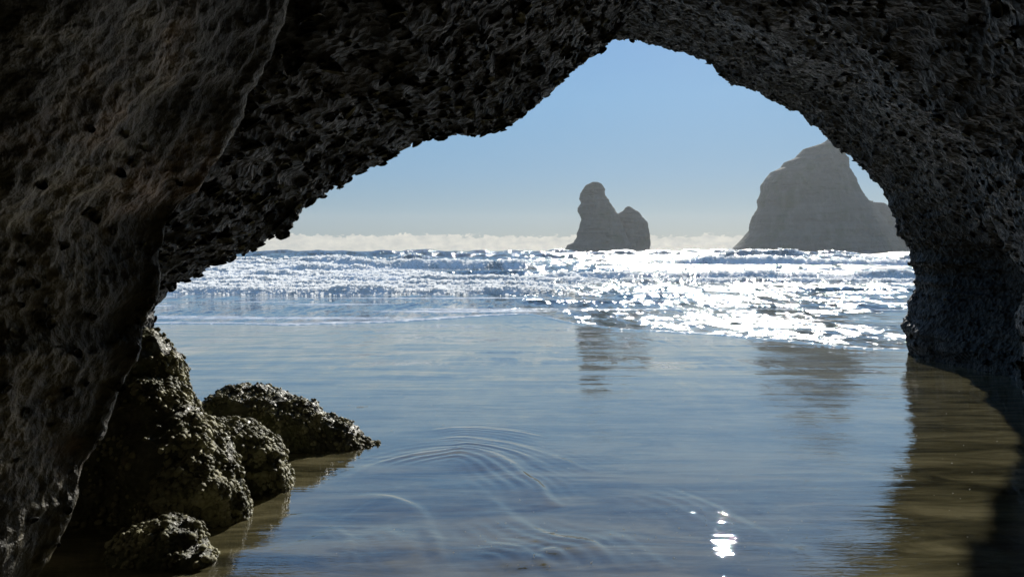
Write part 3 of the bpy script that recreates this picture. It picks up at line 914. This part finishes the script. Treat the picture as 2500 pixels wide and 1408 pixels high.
NSINGLE = {501: 70, 521: 60, 541: 110, 561: 45}
def barnacle_variant(seed):
    """rough pebbly lump of crust, 1 across"""
    rg = np.random.default_rng(seed)
    bm = bmesh.new(); bmesh.ops.create_icosphere(bm, subdivisions=1, radius=0.5)
    pass
    v = np.array([list(q.co) for q in bm.verts]) * (1 + rg.uniform(-0.28, 0.28, (len(bm.verts), 1)))
    v[:, 2] *= 0.6
    f = np.array([[q.index for q in fc.verts] for fc in bm.faces]); bm.free()
    return v, f
BARN = [barnacle_variant(400 + s) for s in range(6)]
BARN_ME = []
for v_, f_ in BARN:
    me = mesh_np('barnacle', v_, f_); me.materials.append(M_CRUST); BARN_ME.append(me)

AMP = [(0.07, 2.4, 3, 'f'), (0.05, 4.5, 3, 'r'), (0.02, 12.0, 2, 'r'), (-0.03, 14.0, 1, 'w'), (-0.016, 30.0, 1, 'w')]
# large low boulder at the back, tapering to a point on the right
blob('boulder', [((-2.42, 6.45, 0.60), (0.46, 0.45, 0.36), (0, -0.05, 0)), ((-2.05, 6.4, 0.53), (0.50, 0.38, 0.34), (0, 0.2, 0)),
                 ((-1.62, 6.4, 0.42), (0.42, 0.26, 0.25), (0, 0.42, 0)), ((-1.40, 6.36, 0.42), (0.24, 0.15, 0.13), (0, 0.5, 0))],
     0.022, AMP, 501, M_BOUL, 'large low grey boulder tapering to a point in the water', 2600, (0.012, 0.032), (-2, 6.4, 0.45),
     lambda v, n: np.clip((v[:, 0] + 2.15) * 1.2, 0.15, 1))
blob('boulder', [((-2.0, 5.2, 0.62), (0.36, 0.34, 0.36), (0, 0, 0)), ((-1.80, 5.12, 0.52), (0.22, 0.26, 0.34), (0, 0.2, 0)), ((-1.98, 5.1, 0.4), (0.36, 0.28, 0.25), (0, 0, 0))],
     0.02, AMP, 521, M_BOUL, 'round knobbly boulder crusted with barnacles in front of the large low one', 2200, (0.015, 0.042), (-1.95, 5.15, 0.5))
blob('boulder', [((-2.62, 5.05, 1.12), (0.27, 0.36, 0.47), (0, 0.15, 0)), ((-2.45, 4.85, 0.85), (0.33, 0.40, 0.48), (0, 0.2, 0)), ((-2.20, 4.65, 0.72), (0.36, 0.36, 0.46), (0, 0.25, 0)),
                 ((-1.98, 4.46, 0.55), (0.30, 0.30, 0.42), (0, 0.2, 0)), ((-2.85, 4.7, 0.6), (0.5, 0.5, 0.65), (0, 0, 0))],
     0.024, AMP, 541, M_BOUL, 'tall mossy crusted boulder leaning against the left cave wall', 5200, (0.014, 0.038), (-2.4, 4.7, 0.5),
     lambda v, n: np.clip((v[:, 0] + 2.6) * 1.2, 0.1, 1))
blob('boulder', [((-1.83, 3.85, 0.58), (0.2, 0.2, 0.17), (0, 0.3, 0)), ((-1.98, 3.9, 0.5), (0.22, 0.24, 0.2), (0, 0, 0)), ((-1.68, 3.75, 0.55), (0.12, 0.14, 0.1), (0, 0.3, 0))],
     0.014, [(0.03, 5.0, 3, 'f'), (0.03, 12.0, 3, 'r'), (-0.025, 20.0, 1, 'w'), (-0.012, 44.0, 1, 'w')], 561, M_BOUL,
     'small ragged crusted rock at the foot of the tall mossy boulder', 1100, (0.012, 0.034), (-1.85, 3.85, 0.55))

# ------------------------------------------------------------------ sea stacks
def stack_mesh(left, right, dist, seed, depth=0.75, nh=240, ns=220, zb=-2.5, amp=1.0, yoff=0.0):
    L = np.array([P(a, b, dist + yoff)[[0, 2]] for a, b in left]); R_ = np.array([P(a, b, dist + yoff)[[0, 2]] for a, b in right])
    top = max(L[:, 1].max(), R_[:, 1].max())
    L = L[np.argsort(L[:, 1])]; R_ = R_[np.argsort(R_[:, 1])]
    hs = zb + (top - zb) * (1 - (1 - np.linspace(0, 1, nh)) ** 1.35)
    xl = np.interp(hs, L[:, 1], L[:, 0]); xr = np.interp(hs, R_[:, 1], R_[:, 0])
    jj = lambda k: 0.8 * fbm(np.stack([hs * 0.30, hs * 0 + k, hs * 0], -1), 4, seed + k) * np.clip((xr - xl) / 6, 0, 1)
    xl, xr = xl + jj(1), xr + jj(2)
    cx, hw = (xl + xr) / 2, np.maximum((xr - xl) / 2, 0.02)
    a = np.linspace(0, 2 * math.pi, ns, endpoint=False)
    ca, sa = np.cos(a), np.sin(a)
    sc = lambda c: np.sign(c) * np.abs(c) ** 0.85
    xg = cx[:, None] + hw[:, None] * sc(ca)[None]
    hwm = np.convolve(np.pad(hw, 12, 'edge'), np.ones(25) / 25, 'valid')
    hd = np.minimum(hwm, hw * 1.6)
    yg = dist + yoff + depth * hd[:, None] * sc(sa)[None]
    G = np.stack([xg, yg, np.repeat(hs[:, None], ns, 1)], -1)
    p = G.reshape(-1, 3)
    c = np.stack([cx, np.full(nh, dist + yoff), hs], -1)[:, None]
    n = G - c; n[..., 2] = 0; n /= np.linalg.norm(n, axis=-1, keepdims=True) + 1e-6
    d = amp * (1.6 * fbm(p * 0.07, 4, seed) + 0.9 * fbm(p * np.array([0.1, 0.1, 0.5]), 3, seed + 3, ridged=True) + 0.6 * fbm(p * np.array([0.3, 0.3, 0.06]), 3, seed + 6))
    d = d.reshape(nh, ns) * np.clip(hw / 4, 0, 1)[:, None]
    # outline kept: less relief where the flank faces sideways
    d *= (0.10 + 0.90 * np.abs(sa))[None]
    G = G + n * d[..., None]
    v = np.concatenate([G.reshape(-1, 3), [[cx[-1], dist + yoff, top + 0.1]]])
    i = np.arange(nh - 1)[:, None] * ns; j = np.arange(ns)[None]; j2 = (j + 1) % ns
    f = np.stack([i + j, i + j2, i + ns + j2, i + ns + j], -1).reshape(-1, 4)
    k = (nh - 1) * ns
    cap = np.array([[k + q_, k + (q_ + 1) % ns, nh * ns, nh * ns] for q_ in range(ns)])
    return v, f, cap

def stack_obj(name, parts_, label, base):
    root = empty(name, base, label, 'sea stack')
    for nm, (v, f, cap) in parts_:
        me = bpy.data.meshes.new(nm)
        me.from_pydata((v - np.array(base)).tolist(), [], f.tolist() + [c[:3].tolist() for c in cap])
        me.polygons.foreach_set('use_smooth', [True] * len(me.polygons))
        o = link(nm, me, M_STACK); o.parent = root
    return root
D1, D2 = 450.0, 470.0
S1 = stack_mesh([(1374, 620), (1378, 609), (1386, 598), (1403, 592), (1408, 576), (1413, 560), (1418, 535), (1413, 520), (1411, 508), (1419, 495), (1413, 486), (1421, 468), (1432, 452), (1445, 446)],
                [(1546, 622), (1543, 612), (1538, 595), (1530, 575), (1520, 550), (1510, 528), (1502, 510), (1488, 495), (1479, 480), (1477, 463), (1470, 450), (1460, 445)], D1, 601)
S2 = stack_mesh([(1470, 622), (1482, 570), (1496, 530), (1508, 521), (1520, 515), (1527, 507), (1532, 504)],
                [(1588, 622), (1586, 600), (1583, 580), (1582, 557), (1578, 541), (1566, 530), (1561, 518), (1546, 510), (1537, 504)], D1, 631, yoff=14)
stack_obj('sea_stack', [('peak', S1), ('peak', S2)], 'smaller twin-peaked sea stack standing alone in the surf, with a knob on top', (40, 450, 0))
S3 = stack_mesh([(1788, 622), (1793, 614), (1800, 603), (1823, 578), (1836, 562), (1839, 540), (1848, 518), (1857, 505), (1855, 486), (1863, 469), (1864, 449), (1873, 434), (1885, 420), (1911, 408), (1920, 395), (1943, 385), (1949, 377), (1961, 364), (1981, 358), (2005, 351), (2013, 346), (2022, 339)],
                [(2185, 622), (2180, 600), (2160, 560), (2132, 520), (2106, 487), (2090, 464), (2082, 446), (2076, 425), (2069, 411), (2066, 393), (2060, 379), (2053, 361), (2044, 352), (2034, 339)], D2, 661, amp=0.9)
S4 = stack_mesh([(1960, 622), (1990, 560), (2040, 520), (2080, 500), (2100, 491)],
                [(2330, 622), (2290, 600), (2235, 560), (2218, 540), (2198, 527), (2183, 519), (2172, 509), (2166, 501), (2157, 495.5), (2131, 494)], D2, 691, amp=0.8, yoff=22, depth=0.5)
stack_obj('sea_stack', [('peak', S3), ('peak', S4)], 'tall broad sea stack with a steep peak and a low shoulder, beside the right pillar', (185, 470, 0))

# ------------------------------------------------------------------ foam flecks on the wet sheet
def flecks():
    rg = np.random.default_rng(77)
    bm = bmesh.new(); bmesh.ops.create_icosphere(bm, subdivisions=1, radius=1.0)
    bv = np.array([list(q.co) for q in bm.verts]); bf = np.array([[q.index for q in fc.verts] for fc in bm.faces]); bm.free()
    spots = []
    for _ in range(14): spots.append((885 + rg.normal(0, 7), 995 + rg.normal(0, 1.5), rg.uniform(0.004, 0.008)))
    for _ in range(36): spots.append((rg.uniform(830, 1120), rg.uniform(930, 1060), rg.uniform(0.003, 0.006)))
    for (cx, cy, sx, sy, n) in ((1790, 980, 180, 60, 70), (1700, 1290, 90, 45, 40), (1900, 1260, 90, 50, 18), (1640, 960, 220, 90, 60), (1500, 870, 90, 18, 40),
                                (2100, 930, 70, 14, 30), (1120, 840, 170, 18, 70), (1300, 1330, 200, 45, 40), (2250, 1150, 120, 120, 30)):
        for _ in range(n): spots.append((cx + rg.normal(0, sx), cy + rg.normal(0, sy), rg.uniform(0.002, 0.0045) * (1 + max(0, 950 - cy) / 120)))
    V, F, off = [], [], 0
    for (px, py, r_) in spots:
        if not 720 < py < 1400 or px < 700 or px > 2480: continue
        p = ground_at(px, max(py, 815))
        z = water_fields(np.array([p[0]]), np.array([p[1]]))[0][0]
        V.append(bv * np.array([r_, r_, r_ * 0.7]) + np.array([p[0], p[1], z + r_ * 0.2])); F.append(bf + off); off += len(bv)
    link('foam_flecks', mesh_np('foam_flecks', np.concatenate(V), np.concatenate(F)), M_FOAM, kind='stuff', label='scattered white foam bubbles floating on the wet sand sheet')
flecks()

# ------------------------------------------------------------------ sea haze
bm = bmesh.new()
bmesh.ops.create_cube(bm, size=1.0, matrix=Matrix.Translation((0, 900, 41)) @ Matrix.Diagonal((8400, 1860, 92, 1)))
hz = bpy.data.meshes.new('haze'); bm.to_mesh(hz); bm.free()
hm = bpy.data.materials.new('haze'); hm.use_nodes = True
hn = hm.node_tree.nodes; hn.clear()
ho = hn.new('ShaderNodeOutputMaterial'); pv = hn.new('ShaderNodeVolumePrincipled')
pv.inputs['Color'].default_value = (0.92, 0.9, 0.84, 1)
pv.inputs['Density'].default_value = 0.00034
pv.inputs['Anisotropy'].default_value = 0.25
hm.node_tree.links.new(pv.outputs[0], ho.inputs['Volume'])
link('haze', hz, hm, kind='stuff')
